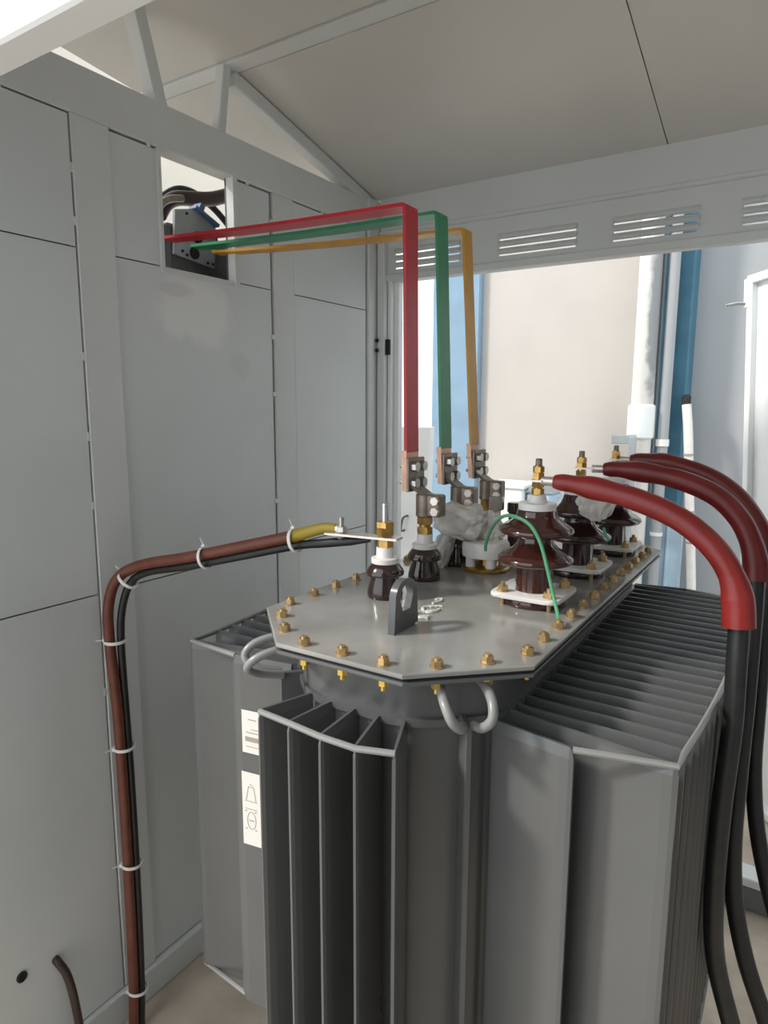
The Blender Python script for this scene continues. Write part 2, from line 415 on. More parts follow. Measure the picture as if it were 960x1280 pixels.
# chamfer stiffeners with rod lashing loops
for s in (-1, 1):
    nrm = Vector((s * .665, -.747, 0)); tan = Vector((.747 * s, .665, 0)).normalized()
    b = Vector((XC + s * .160, .838, 0))
    w = new()
    m = Matrix(((nrm.x, tan.x, 0, b.x), (nrm.y, tan.y, 0, b.y), (0, 0, 1, 0), (0, 0, 0, 1)))
    box(w, (-.02, -.005, .32), (.028, .005, 1.150), .0015, m)
    part('stiffener_plate', w, 'tpaint')
    w = new()
    for q in (-1, 1):
        g = 1.15 if q < 0 else .62; e = 1.0 if s > 0 else 1.25
        pts = [b + nrm * -.02 + tan * .034 * q * g + Vector((0, 0, 1.207)), b + nrm * .022 * e + tan * .037 * q * g + Vector((0, 0, 1.207)),
               b + nrm * .054 * e + tan * .038 * q * g + Vector((0, 0, 1.197)), b + nrm * .068 * e + tan * .032 * q * g + Vector((0, 0, 1.178)),
               b + nrm * .055 * e + tan * .018 * q * g + Vector((0, 0, 1.160)), b + nrm * .024 + tan * .008 * q + Vector((0, 0, 1.148))]
        tube(w, pts, .0072, 12, 6)
    part('lashing_loop', w, 'rod', smooth=True)

# cover bolts with yellow nuts below
bolts = []
for k in range(13): 
    y = .905 + k * (2 * (YC - .905)) / 12
    bolts += [(XC - .229, y), (XC + .229, y)]
for yy in (.755, 2 * YC - .755):
    bolts += [(XC - .072, yy), (XC, yy), (XC + .072, yy)]
for s in (-1, 1):
    for (a, y) in ((.140, .788), (.193, .842)):
        bolts += [(XC + s * a, y), (XC + s * a, 2 * YC - y)]
for i, (x, y) in enumerate(bolts):
    w = new()
    lathe(w, [(.0108, ZC), (.0108, ZC + .002)], (x, y, 0), 18)
    hexn(w, (x, y, 0), .0088, ZC + .002, ZC + .0105, ang=random.random())
    lathe(w, [(.0048, ZC + .0105), (.0048, ZC + .014)], (x, y, 0), 10)
    bo = part('cover_bolt', w, 'zinc')
    if y < 1.0:
        w = new(); lathe(w, [(.0085, 1.2185), (.0085, 1.2215)], (x, y, 0), 14); hexn(w, (x, y, 0), .0082, 1.209, 1.2187, ang=random.random())
        lathe(w, [(.004, 1.201), (.004, 1.21)], (x, y, 0), 10)
        part('nut', w, 'nut', bo)

# lifting lug standing on the cover
def lug(x, y0, y1, h, th, hr):
    yc = (y0 + y1) / 2; R = (y1 - y0) / 2; zt = ZC + h - R * .86
    outer = [(y0 - .004, ZC), (y0, zt)]
    outer += [(yc - R * math.cos(a), zt + R * .86 * math.sin(a)) for a in [PI * k / 16 for k in range(1, 16)]]
    outer += [(y1, zt), (y1 + .004, ZC)]
    n = len(outer); zc = zt - .004
    w = new()
    inner = []
    for (yy, zz) in outer:
        a = math.atan2(zz - zc, yy - yc); inner.append((yc + hr * math.cos(a), zc + hr * 1.15 * math.sin(a)))
    V = []
    for xx in (x - th / 2, x + th / 2):
        V.append(([w.verts.new((xx, *p)) for p in outer], [w.verts.new((xx, *p)) for p in inner]))
    for i in range(n):
        j = (i + 1) % n
        w.faces.new((V[0][0][i], V[0][0][j], V[0][1][j], V[0][1][i])); w.faces.new((V[1][0][i], V[1][1][i], V[1][1][j], V[1][0][j]))
        w.faces.new((V[0][0][i], V[1][0][i], V[1][0][j], V[0][0][j])); w.faces.new((V[0][1][i], V[0][1][j], V[1][1][j], V[1][1][i]))
    bmesh.ops.bevel(w, geom=[e for e in w.edges if len(e.link_faces) == 2 and e.calc_face_angle(0) > 1.2], offset=.0015, segments=2, affect='EDGES')
    return part('lifting_lug', w, 'tpaint', smooth=True)
lug(-.540, .868, .936, .086, .0125, .0205)
# weld beads at lug foot, hand-painted squiggle beside it
w = new()
for k, (x, y) in enumerate(((-.543, .951), (-.548, .984), (-.552, 1.017))):
    pts = [(x + .015 * math.cos(t), y + .019 * math.sin(t) + .004 * math.sin(2 * t), ZC + .0012) for t in [.4 + k * .5 + 5.2 * j / 12 for j in range(13)]]
    tube(w, pts, .0030, 6, 2)
    tube(w, [(x - .006, y + .010, ZC + .0012), (x + .002, y + .022, ZC + .0012), (x + .010, y + .026, ZC + .0012)], .0026, 6, 3)
tube(w, [(-.566, 1.05, ZC + .001), (-.560, 1.07, ZC + .001), (-.566, 1.085, ZC + .001), (-.573, 1.075, ZC + .001)], .0028, 6, 3)  # this last loop is a highlight on the cover, drawn in white
part('paint_mark_and_glint', w, 'mark_glint', smooth=True)['label'] = 'looping white painted marks and a painted-in highlight beside the lifting lug'

# stickers on the first fin of the left bank
fa, fb = Vector((XC - .195, .868, 0)), Vector((XC - .321, .847, 0)); fd = (fb - fa).normalized(); fs = Vector((-fd.y, fd.x, 0))
if fs.y > 0: fs = -fs
def on_fin(u, z, off): return fa + fd * u + fs * (.00625 + off) + Vector((0, 0, z))
def fin_quad(bm, u0, u1, z0, z1, off, th=.0006):
    extr(bm, [on_fin(u0, z0, off), on_fin(u1, z0, off), on_fin(u1, z1, off), on_fin(u0, z1, off)], fs * th)
w = new(); fin_quad(w, .052, .108, .955, 1.040, .0002); st1 = part('printed_sticker', w, 'paper', left_fin)
st1['label'] = 'upper white sticker with lines and a grey bar'
w = new()
fin_quad(w, .076, .094, 1.022, 1.0235, .001); fin_quad(w, .072, .099, .996, .9975, .001); fin_quad(w, .072, .088, 1.003, 1.004, .001)
fin_quad(w, .072, .101, .979, .988, .001); fin_quad(w, .072, .100, .968, .969, .001)
part('print', w, 'ink', st1)
w = new(); fin_quad(w, .050, .112, .764, .915, .0002); st2 = part('printed_sticker', w, 'paper', left_fin)
st2['label'] = 'lower white sticker with two small line diagrams'
w = new()
def fline(u0, z0, u1, z1, t=.0006):
    u0, u1 = .092 + (u0 - .08) * .68, .092 + (u1 - .08) * .68
    a, b = on_fin(u0, z0, .001), on_fin(u1, z1, .001); bar(w, a, b, t, t * 2)
for a in ((.06, .856, .1, .856), (.064, .858, .071, .886), (.096, .858, .088, .886), (.071, .886, .088, .886), (.074, .886, .074, .857), (.086, .886, .086, .857), (.074, .889, .084, .892), (.06, .84, .1, .84)): fline(*a)
for k in range(20):
    a0, a1 = 2 * PI * k / 20, 2 * PI * (k + 1) / 20
    fline(.080 + .014 * math.cos(a0), .816 + .018 * math.sin(a0), .080 + .014 * math.cos(a1), .816 + .018 * math.sin(a1))
    if k % 5 == 0: fline(.080, .816, .080 + .008 * math.cos(a0), .816 + .010 * math.sin(a0), .001)
for u, z in ((.063, .835), (.095, .835), (.063, .798), (.095, .798)): fline(u, z, u + .006, z, .001)
part('print', w, 'ink', st2)

# high voltage bushings
def hv_bushing(x, y, mname, lab):
    w = new(); z = ZC
    prof = [(.058, z), (.060, z + .003), (.060, z + .014), (.056, z + .017), (.036, z + .018), (.034, z + .03), (.0335, z + .066),
            (.035, z + .074), (.055, z + .074), (.066, z + .078), (.0695, z + .083), (.068, z + .088), (.056, z + .096), (.042, z + .104), (.034, z + .113), (.0315, z + .120),
            (.0315, z + .128), (.054, z + .128), (.065, z + .132), (.0685, z + .137), (.067, z + .142), (.055, z + .150), (.043, z + .158), (.037, z + .166), (.0355, z + .174), (.034, z + .176)]
    lathe(w, prof, (x, y, 0), 40)
    b = part('high_voltage_bushing', w, mname, smooth=True, angle=60); b['label'] = lab
    w = new()
    q = []
    for cx, cy in ((1, 1), (-1, 1), (-1, -1), (1, -1)):
        a0 = math.atan2(cy, cx)
        for k in range(-3, 4):
            a = a0 + k * PI / 9; q.append((x + cx * .047 + .018 * math.cos(a), y + cy * .047 + .018 * math.sin(a)))
    prism(w, q, z + .0165, z + .0245, .002); part('clamp_plate', w, 'white', b, smooth=True)
    for cx, cy in ((1, 1), (-1, 1), (-1, -1), (1, -1)):
        w = new(); c = (x + cx * .044, y + cy * .044, 0)
        lathe(w, [(.0045, z), (.0045, z + .042)], c, 10); lathe(w, [(.011, z + .0245), (.011, z + .0265)], c, 16); hexn(w, c, .0098, z + .0265, z + .0355, random.random())
        part('flange_bolt', w, 'zinc', b)
    w = new(); lathe(w, [(.030, z + .174), (.034, z + .175), (.0345, z + .186), (.033, z + .188), (.019, z + .189), (.0165, z + .193), (.0145, z + .202), (.012, z + .2035)], (x, y, 0), 32)
    part('white_cap', w, 'white', b, smooth=True)
    w = new(); lathe(w, [(.0085, z + .2), (.0085, z + .256)], (x, y, 0), 14)
    hexn(w, (x, y, 0), .0115, z + .2035, z + .214, .2); hexn(w, (x, y, 0), .0110, z + .216, z + .226, .5); hexn(w, (x, y, 0), .0115, z + .231, z + .243, .9); hexn(w, (x, y, 0), .0105, z + .244, z + .254, .1)
    part('terminal_stud', w, 'brass', b)
    w = new(); lathe(w, [(.0062, z + .254), (.0062, z + .267), (.005, z + .2685)], (x, y, 0), 12); part('stud_tip', w, 'clamp', b)
    return b
HV = [(-.415, 1.168), (-.414, 1.432), (-.406, 1.694)]
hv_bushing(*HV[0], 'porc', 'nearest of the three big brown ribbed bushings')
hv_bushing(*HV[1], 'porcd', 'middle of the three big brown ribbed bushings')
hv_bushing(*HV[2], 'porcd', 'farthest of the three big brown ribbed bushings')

# low voltage bushings
def lv_bushing(x, y, neutral=False):
    z = ZC; w = new()
    prof = [(.033, z), (.0345, z + .004), (.0338, z + .012), (.0305, z + .026), (.0265, z + .038), (.026, z + .042), (.036, z + .044), (.0368, z + .049), (.034, z + .055), (.028, z + .063), (.024, z + .067)]
    lathe(w, prof, (x, y, 0), 32)
    b = part('low_voltage_bushing', w, 'porcd', smooth=True, angle=60)
    w = new(); lathe(w, [(.0245, z + .066), (.0265, z + .067), (.0265, z + .076), (.025, z + .077), (.0175, z + .0775), (.0168, z + .080), (.0168, z + .096), (.016, z + .097)], (x, y, 0), 28)
    part('white_collar', w, 'white', b, smooth=True)
    w = new(); lathe(w, [(.0125, z + .09), (.0125, z + .13)], (x, y, 0), 16)
    hexn(w, (x, y, 0), .0165, z + .097, z + .112, .3); hexn(w, (x, y, 0), .0165, z + .118, z + .134, .7)
    if neutral:
        hexn(w, (x, y, 0), .0185, z + .135, z + .146, .1); part('brass_nut', w, 'brass', b)
        w = new(); lathe(w, [(.0072, z + .13), (.0072, z + .178), (.006, z + .18)], (x, y, 0), 14); part('terminal_stud', w, 'steel', b, smooth=True)
    else:
        part('brass_nut', w, 'brass', b)
        w = new()
        rcyl(w, (x, y, 0), .0195, z + .133, z + .183, 24, .003)
        box(w, (x + .010, y - .014, z + .136), (x + .042, y + .014, z + .182), .003)
        c = part('stud_clamp', w, 'clamp', b, smooth=True, angle=35)
        for dz in (.148, .170):
            w = new(); hexn(w, (x + .032, y, 0), .0092, -.022, -.013, .2, 'y')
            bmesh.ops.translate(w, vec=(0, 0, z + dz), verts=w.verts[:]); part('clamp_bolt', w, 'tin', c)
        # neck and palm plate the busbar bolts to
        w = new()
        extr(w, [(x - .004, y - .016, z + .180), (x + .008, y - .016, z + .180), (x - .018, y - .024, z + .200), (x - .030, y - .024, z + .200)], (0, .036, 0))
        box(w, (x - .0295, y - .030, z + .186), (x - .0225, y + .036, z + .256), .0015)
        p = part('palm_plate', w, 'clamp', c)
        for dy in (-.013, .019):
            for dz in (.204, .238):
                w = new(); hexn(w, (x, y + dy, z + dz), .0110, -.0225, -.011, random.random(), 'x')
                bmesh.ops.translate(w, vec=(0, 0, 0), verts=w.verts[:])
                o = part('palm_bolt', w, 'steel'); o.parent = c
    return b
LV = [(-.668, 1.046), (-.670, 1.204), (-.670, 1.362), (-.670, 1.520)]
for i, (x, y) in enumerate(LV): lv_bushing(x, y, i == 0)

# relief valve: white bell with cut-out rim on a brass flange
vx, vy = -.596, 1.352
w = new(); lathe(w, [(.044, ZC), (.052, ZC + .001), (.054, ZC + .007), (.048, ZC + .011), (.02, ZC + .012)], (vx, vy, 0), 32); pv = part('pressure_relief_valve', w, 'brass', smooth=True)
w = new(); lathe(w, [(.046, ZC + .032), (.052, ZC + .033), (.053, ZC + .060), (.049, ZC + .066), (.03, ZC + .068)], (vx, vy, 0), 32)
for a in (.4, 2.5, 4.2, 5.4):
    c = Vector((vx + .040 * math.cos(a), vy + .040 * math.sin(a), 0)); rcyl(w, c, .011, ZC + .010, ZC + .036, 14)
part('white_bell', w, 'white', pv, smooth=True)
w = new(); lathe(w, [(.012, ZC + .012), (.012, ZC + .034)], (vx, vy, 0), 16); part('valve_stem', w, 'brass', pv)
# thermometer pocket behind the bushings
w = new(); lathe(w, [(.026, ZC), (.026, ZC + .01), (.016, ZC + .012), (.015, ZC + .11), (.0185, ZC + .112), (.0185, ZC + .132), (.015, ZC + .135)], (-.588, 1.50, 0), 20)
tp = part('oil_gauge', w, 'porcd', smooth=True)
w = new(); box(w, (-.640, 1.462, ZC + .118), (-.606, 1.478, ZC + .150), .002, None); lathe(w, [(.010, ZC), (.010, ZC + .12)], (-.622, 1.47, 0), 10)
part('gauge_tap', w, 'steel')

# ------------------------------------------------------------------ busbars
def busbar(name, m, lab, bot, top, left, wd=.048, th=.007):
    """flat bar: vertical leg from the palm plate, mitred bend, horizontal run to the breaker"""
    t = empty(name, lab, 'busbar', bot, 'sleeved busbars between breaker and transformer')
    bot, top, left = Vector(bot), Vector(top), Vector(left)
    hy = Vector((0, wd / 2, 0))
    d = (left - top).normalized(); side = Vector((-d.y, d.x, 0)).normalized() * (wd / 2)
    if side.y < 0: side = -side
    zb = bot + (top - bot).normalized() * .078
    b1 = Vector((.006, 0, -.006))
    def vsec(p, hs=hy): return [p - hs - Vector((th, 0, 0)), p - hs, p + hs, p + hs - Vector((th, 0, 0))]
    c = top
    w = new()
    secs = [vsec(zb), vsec(c + Vector((0, 0, -.010)))]
    secs.append([c - hy + Vector((-th - .002, 0, -.008)), c - hy + Vector((-.0015, 0, -.003)), c + hy + Vector((-.0015, 0, -.003)), c + hy + Vector((-th - .002, 0, -.008))])
    secs.append([c - hy + Vector((-.011, 0, -th)), c - hy + Vector((-.008, 0, 0)), c + hy + Vector((-.008, 0, 0)), c + hy + Vector((-.011, 0, -th))])
    n = 8
    for k in range(1, n + 1):
        f = k / n; p = c + (left - c) * f; s = side
        p = p + Vector((0, 0, -.004 * math.sin(PI * f)))
        secs.append([p - s + Vector((0, 0, -th)), p - s, p + s, p + s + Vector((0, 0, -th))])
    ribbon(w, secs); bmesh.ops.translate(w, vec=-t.location, verts=w.verts[:])
    obj('sleeve', w, m, t)
    w = new(); ribbon(w, [vsec(bot - Vector((0, 0, .002))), vsec(zb + Vector((0, 0, .004)))])
    bmesh.ops.scale(w, vec=(1.7, 1.04, 1), space=Matrix.Translation(-bot), verts=w.verts[:]); bmesh.ops.translate(w, vec=-t.location, verts=w.verts[:])
    obj('bare_end', w, 'copper', t)
    for dy in (-.014, .014):
        for dz in (.016, .049):
            w = new(); hexn(w, (0, 0, 0), .0085, -.0155, -.0065, random.random(), 'x'); lathe(w, [(.0045, 0), (.0045, .006)], (-.0155, 0, 0), 8, Matrix.Rotation(-PI / 2, 3, 'Y'))
            bmesh.ops.translate(w, vec=(0, dy, dz), verts=w.verts[:]); obj('bolt', w, 'steel', t)
    return t
bz = ZC + .189
busbar('busbar', 'red', 'red sleeved flat busbar, nearest of the three bent bars', (-.700, LV[1][1], bz), (-.709, 1.204, 1.996), (-1.455, 1.222, 2.030))
busbar('busbar', 'green', 'green sleeved flat busbar between the red and yellow bars', (-.700, LV[2][1], bz), (-.7235, 1.362, 2.020), (-1.455, 1.322, 2.030))
busbar('busbar', 'yellow', 'yellow sleeved flat busbar, farthest of the three bent bars', (-.700, LV[3][1], bz), (-.738, 1.520, 2.022), (-1.455, 1.392, 2.028), wd=.042)

# ------------------------------------------------------------------ breaker and cables in the next compartment
cb = empty('circuit_breaker', 'grey circuit breaker seen through the square wall opening', 'breaker', (-1.50, 1.35, 1.99))
def cpart(name, w, m, smooth=False):
    bmesh.ops.translate(w, vec=-cb.location, verts=w.verts[:]); return obj(name, w, m, cb, smooth)
w = new(); extr(w, [(-1.50, 1.290, 2.124), (-1.50, 1.356, 2.140), (-1.50, 1.436, 2.108), (-1.50, 1.426, 1.994), (-1.50, 1.282, 2.008)], (-.008, 0, 0))
pl = cpart('mounting_plate', w, 'plate')
w = new()
for y, z in ((1.33, 2.122), (1.425, 2.083), (1.42, 2.004), (1.40, 2.004), (1.31, 2.020), (1.325, 2.012)):
    hexn(w, (-1.50, y, z), .004, 0, .003, .3, 'x')
cpart('screw', w, 'dark')
w = new()
for y, z in ((1.365, 2.066), (1.352, 2.022)): lathe(w, [(.016, 0), (.016, .004), (.013, .006)], (-1.50, y, z), 20, Matrix.Rotation(PI / 2, 3, 'Y'))
cpart('terminal_port', w, 'dark', True)
w = new(); box(w, (-1.72, 1.27, 1.90), (-1.51, 1.46, 2.09), .008); cpart('breaker_body', w, 'dgrey')
w = new(); box(w, (-1.70, 1.22, 1.905), (-1.53, 1.268, 2.10), .006); cpart('side_housing', w, 'dgrey')
w = new(); box(w, (-1.60, 1.465, 1.905), (-1.53, 1.62, 2.085), .006); cpart('side_housing', w, 'dgrey')
w = new(); bar(w, (-1.503, 1.355, 2.145), (-1.503, 1.44, 2.112), .03, .008); bar(w, (-1.503, 1.37, 2.152), (-1.503, 1.385, 2.145), .03, .014); cpart('blue_busbar_guard', w, 'bluelabel')
w = new(); box(w, (-1.72, 1.20, 1.80), (-1.50, 1.66, 1.90), .004); cpart('support_shelf', w, 'dgrey')
w = new(); tube(w, [(-1.60, 1.32, 2.13), (-1.60, 1.345, 2.165), (-1.60, 1.385, 2.19), (-1.60, 1.45, 2.205), (-1.60, 1.52, 2.222), (-1.60, 1.60, 2.255), (-1.60, 1.68, 2.29)], .021, 12)
tag(obj('cable', w, 'dbrown', None, True), 'thick dark brown cable arching over the breaker behind the opening', 'cable', 'cables behind the wall opening')
w = new(); tube(w, [(-1.66, 1.33, 2.12), (-1.66, 1.36, 2.18), (-1.66, 1.43, 2.235), (-1.66, 1.50, 2.245), (-1.66, 1.58, 2.22), (-1.66, 1.66, 2.17), (-1.66, 1.72, 2.12)], .010, 12)
tag(obj('cable', w, 'black', None, True), 'black cable behind the breaker sloping down to the right of the opening', 'cable', 'cables behind the wall opening')
w = new(); tube(w, [(-1.55, 1.265, 2.10), (-1.55, 1.285, 2.14), (-1.555, 1.32, 2.165), (-1.56, 1.37, 2.18)], .010, 10)
tag(obj('cable', w, 'clamp', None, True), 'short tan cable end curling at the left of the opening', 'cable', 'cables behind the wall opening')

# ------------------------------------------------------------------ neutral cables on the left
nx, ny = LV[0]
npath = [(-.745, 1.040, 1.3625), (-.80, 1.030, 1.357), (-.87, 1.018, 1.340), (-1.00, 1.000, 1.306), (-1.14, .975, 1.270), (-1.27, .950, 1.240), (-1.325, .925, 1.205), (-1.340, .908, 1.14), (-1.342, .907, 1.05), (-1.340, .914, .90), (-1.338, .916, .70), (-1.336, .914, .40), (-1.334, .908, .15), (-1.34, .905, .013)]
cabn = empty('earth_cable', 'brown cable from the front brass terminal, bending down along the left wall', 'cable', (-1.34, .905, 0))
def npart(name, w, m, smooth=True):
    bmesh.ops.translate(w, vec=-cabn.location, verts=w.verts[:]); return obj(name, w, m, cabn, smooth)
w = new(); tube(w, npath[2:], .0125, 14, 8); npart('sheath', w, 'brown')
w = new(); tube(w, [npath[2], (-.835, 1.024, 1.352), (-.80, 1.031, 1.362), (-.775, 1.035, 1.363)], .0115, 14, 6, rad=lambda t: .0135 - .004 * t); npart('mustard_shrink', w, 'yel2')['label'] = 'mustard yellow heat shrink'
w = new(); tube(w, [(-.782, 1.034, 1.363), (-.76, 1.037, 1.3625)], .0085, 12, 2); npart('lug_barrel', w, 'tin')
# flat tinned link on the front bushing stud
w = new()
d = (Vector((-.84, 1.020, 0)) - Vector((nx, ny, 0))).normalized(); s = Vector((-d.y, d.x, 0))
a = Vector((nx, ny, ZC + .1145)) - d * .03; b = Vector((-.79, 1.028, ZC + .1145))
ribbon(w, [[p - s * .016 - Vector((0, 0, .002)), p + s * .016 - Vector((0, 0, .002)), p + s * .016 + Vector((0, 0, .002)), p - s * .016 + Vector((0, 0, .002))] for p in (a, b)])
lk = part('terminal_link', w, 'tin')
w = new(); hexn(w, (-.762, 1.035, ZC), .011, .1185, .128, .3); lathe(w, [(.005, ZC + .09), (.005, ZC + .147)], (-.762, 1.035, 0), 10)
hexn(w, (-.762, 1.035, ZC), .010, .103, .1125, .8); part('link_bolt', w, 'steel', lk)
def off(p, k):
    return Vector(p) + Vector(k)
w = new()
bpath = [(-.700, 1.042, 1.3475), (-.75, 1.034, 1.340), (-.80, 1.026, 1.332)] + [off(p, (.0, .004, -.0205)) for p in npath[2:5]] + [(-1.262, .960, 1.222), (-1.306, .945, 1.192), (-1.326, .934, 1.13), (-1.330, .9285, 1.05)] + [off(p, (.003, .0210, 0)) for p in npath[9:]]
tube(w, bpath, .0090, 12, 8, rad=lambda t: .0045 + .0045 * min(1, t / .06))
tag(obj('earth_cable', w, 'black', None, True), 'thin black cable strapped below and beside the brown cable', 'cable')
# white nylon ties
def tie(c, axis, tail, lab):
    c = Vector(c); ax = Vector(axis).normalized()
    u = ax.cross(Vector(tail)).normalized(); v = u.cross(ax).normalized()
    w = new()
    pts = [c + (u * math.cos(a) * .0245 + v * math.sin(a) * .0245) for a in [2 * PI * k / 20 for k in range(21)]]
    secs = []
    for p in pts:
        r = (p - c).normalized(); secs.append([p - ax * .0035 - r * .001, p + ax * .0035 - r * .001, p + ax * .0035 + r * .001, p - ax * .0035 + r * .001])
    ribbon(w, secs)
    hp = c + v * .025
    bar(w, hp - u * .005, hp + u * .006, .009, .008, up=v)
    bar(w, hp, hp + (v * .8 + u * .5).normalized() * .022, .005, .0016, up=ax)
    return tag(obj('cable_tie', w, 'tie'), lab, 'cable tie', 'white nylon ties round the brown cable')
tie((-.868, 1.020, 1.331), (1, .14, .25), (0, .2, 1), 'white nylon tie round the cable beside its mustard yellow end')
tie((-1.095, .986, 1.273), (1, .15, .25), (0, .2, 1), 'white nylon tie midway along the sloping top run of brown cable')
tie((-1.304, .938, 1.203), (.7, .3, .8), (-1, 0, .6), 'white nylon tie at the bend where the brown cable turns down')
tie((-1.339, .919, 1.055), (0, 0, 1), (-1, -.4, 0), 'white nylon tie first below the cable bend, beside the stile seam')
tie((-1.338, .926, .785), (0, 0, 1), (-.6, -1, 0), 'white nylon tie on the upright cable, level with the paper stickers')
tie((-1.335, .925, .475), (0, .1, 1), (-.8, -1, 0), 'white nylon tie on the upright cable, second from the floor')
tie((-1.333, .919, .125), (0, .1, 1), (-.8, -1, 0), 'white nylon tie on the upright cable just above the base channel')
# cable stub from the partition
w = new(); tube(w, [(WX - .02, .752, .306), (WX + .008, .752, .303), (WX + .03, .76, .27), (WX + .045, .765, .20), (WX + .05, .77, .10), (WX + .05, .77, .012)], .0095, 12)
tag(obj('cable', w, 'dbrown', None, True), 'dark brown cable coming out of the lower left wall', 'cable')

# ------------------------------------------------------------------ high voltage cables
def hv_cable(lab, path_red, path_black, m, r0, r1, hv):
    t = empty('power_cable', lab, 'cable', (path_black[-1][0], path_black[-1][1], 0), 'high voltage cables to the brown bushings')
    def p(name, w, mm, sm=True):
        bmesh.ops.translate(w, vec=-t.location, verts=w.verts[:]); return obj(name, w, mm, t, sm)
    def rad(s):
        a = r0 * (.62 + .38 * min(1, s / .17)) + .0012 * math.sin(s * 40) * (s < .3)
        k = (s - .74) / .12
        return a if k < 0 else a + (r1 - a) * min(1, k)
    w = new(); tube(w, path_red, r0, 20, 14, rad=rad); p('heat_shrink_sleeve', w, m)
    w = new(); tube(w, [path_red[-2]] + [path_red[-1]] + path_black, r0 * .80, 18, 8); p('black_sheath', w, 'black')
    a = Vector(path_red[0]); h = Vector((hv[0], hv[1], a.z))
    d = (a - h).normalized(); s = Vector((-d.y, d.x, 0))
    w = new()
    q0, q1 = h - d * .014, a - d * .020
    ribbon(w, [[q - s * .0125 - Vector((0, 0, .0018)), q + s * .0125 - Vector((0, 0, .0018)), q + s * .0125 + Vector((0, 0, .0018)), q - s * .0125 + Vector((0, 0, .0018))] for q in (q0, q1)])
    tube(w, [a - d * .024, a - d * .016, a + d * .01], .0085, 12, 3)
    p('cable_lug', w, 'tin')
    return t
hv_cable('red sleeved cable on the nearest brown bushing, turning black at lower right',
         [(-.385, 1.168, 1.4685), (-.35, 1.168, 1.466), (-.298, 1.166, 1.459), (-.24, 1.163, 1.447), (-.179, 1.16, 1.425), (-.135, 1.155, 1.397), (-.104, 1.15, 1.366), (-.084, 1.147, 1.330), (-.076, 1.145, 1.298), (-.072, 1.142, 1.262)],
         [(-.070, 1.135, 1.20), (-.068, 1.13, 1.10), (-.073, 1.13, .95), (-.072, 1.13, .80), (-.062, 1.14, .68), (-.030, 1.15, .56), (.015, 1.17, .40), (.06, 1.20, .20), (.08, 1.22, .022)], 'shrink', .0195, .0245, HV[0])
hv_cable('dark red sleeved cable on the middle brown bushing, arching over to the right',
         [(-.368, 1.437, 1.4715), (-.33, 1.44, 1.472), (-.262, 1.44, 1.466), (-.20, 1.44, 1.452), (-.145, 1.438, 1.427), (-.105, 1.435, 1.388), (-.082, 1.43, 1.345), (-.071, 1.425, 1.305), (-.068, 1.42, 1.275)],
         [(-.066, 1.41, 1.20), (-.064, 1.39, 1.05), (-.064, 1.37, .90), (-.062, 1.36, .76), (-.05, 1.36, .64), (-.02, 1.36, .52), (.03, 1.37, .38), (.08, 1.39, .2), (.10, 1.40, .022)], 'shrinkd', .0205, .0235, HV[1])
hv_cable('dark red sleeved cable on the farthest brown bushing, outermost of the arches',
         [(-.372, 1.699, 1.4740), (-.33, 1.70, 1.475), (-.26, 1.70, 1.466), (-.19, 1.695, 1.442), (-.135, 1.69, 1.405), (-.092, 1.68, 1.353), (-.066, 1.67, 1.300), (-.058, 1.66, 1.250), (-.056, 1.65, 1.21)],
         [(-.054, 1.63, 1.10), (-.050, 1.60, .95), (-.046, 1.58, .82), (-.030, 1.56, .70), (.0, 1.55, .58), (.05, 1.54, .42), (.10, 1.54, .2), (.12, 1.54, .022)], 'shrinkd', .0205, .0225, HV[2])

# ------------------------------------------------------------------ plastic wrap and green wire
def crumple(c, s, seed, rot=0.0, amp=.28, sub=5):
    w = new(); bmesh.ops.create_icosphere(w, subdivisions=sub, radius=1)
    R = Matrix.Rotation(rot, 3, 'Y')
    for v in w.verts:
        p = v.co.copy(); q = p * 1.7 + Vector((seed, seed * 2, 0))
        n = noise.turbulence(q * .75, 2, True) - .45
        cell = noise.voronoi(p * 1.5 + Vector((seed * 3, 0, seed)))[0]
        k = 1 + amp * n + .38 * (cell[1] - cell[0]) - .10
        e = p * k
        e = Vector((math.copysign(abs(e.x) ** .8, e.x) * s[0], math.copysign(abs(e.y) ** .8, e.y) * s[1], math.copysign(abs(e.z) ** .8, e.z) * s[2]))
        v.co = Vector(c) + R @ e
    return w
w = crumple((-.650, 1.332, 1.348), (.062, .045, .040), 1.3, .12); 
w2 = crumple((-.688, 1.318, 1.275), (.022, .03, .052), 4.1, .35)
me = bpy.data.meshes.new('tmp'); w2.to_mesh(me); w2.free(); w.from_mesh(me)
w2 = crumple((-.595, 1.372, 1.332), (.030, .03, .040), 6.7, -.5); me = bpy.data.meshes.new('tmp'); w2.to_mesh(me); w2.free(); w.from_mesh(me)
tag(obj('plastic_wrap', w, 'bag', None, True, 25), 'crumpled clear plastic draped beside the white valve below the busbar clamps', 'plastic wrap')
w = crumple((-.352, 1.338, 1.418), (.036, .03, .044), 9.2, .5)
tag(obj('plastic_wrap', w, 'bag', None, True, 25), 'crumpled clear plastic bundle hanging between the nearest and middle brown bushings', 'plastic wrap')
w = new(); tube(w, [(-.560, 1.270, ZC + .062), (-.556, 1.262, 1.318), (-.535, 1.235, 1.352), (-.49, 1.17, 1.390), (-.445, 1.115, 1.408), (-.405, 1.098, 1.400), (-.382, 1.094, 1.372), (-.366, 1.09, 1.330), (-.352, 1.086, 1.285), (-.337, 1.068, 1.258), (-.327, 1.046, ZC + .014)], .0033, 8, 8)
tag(obj('earthing_wire', w, 'gwire', None, True), 'thin green wire looping over the nearest brown bushing to a cover bolt', 'wire')
w = new(); tube(w, [(-.352, 1.400, 1.352), (-.345, 1.392, 1.338), (-.335, 1.386, 1.330)], .003, 8, 6)
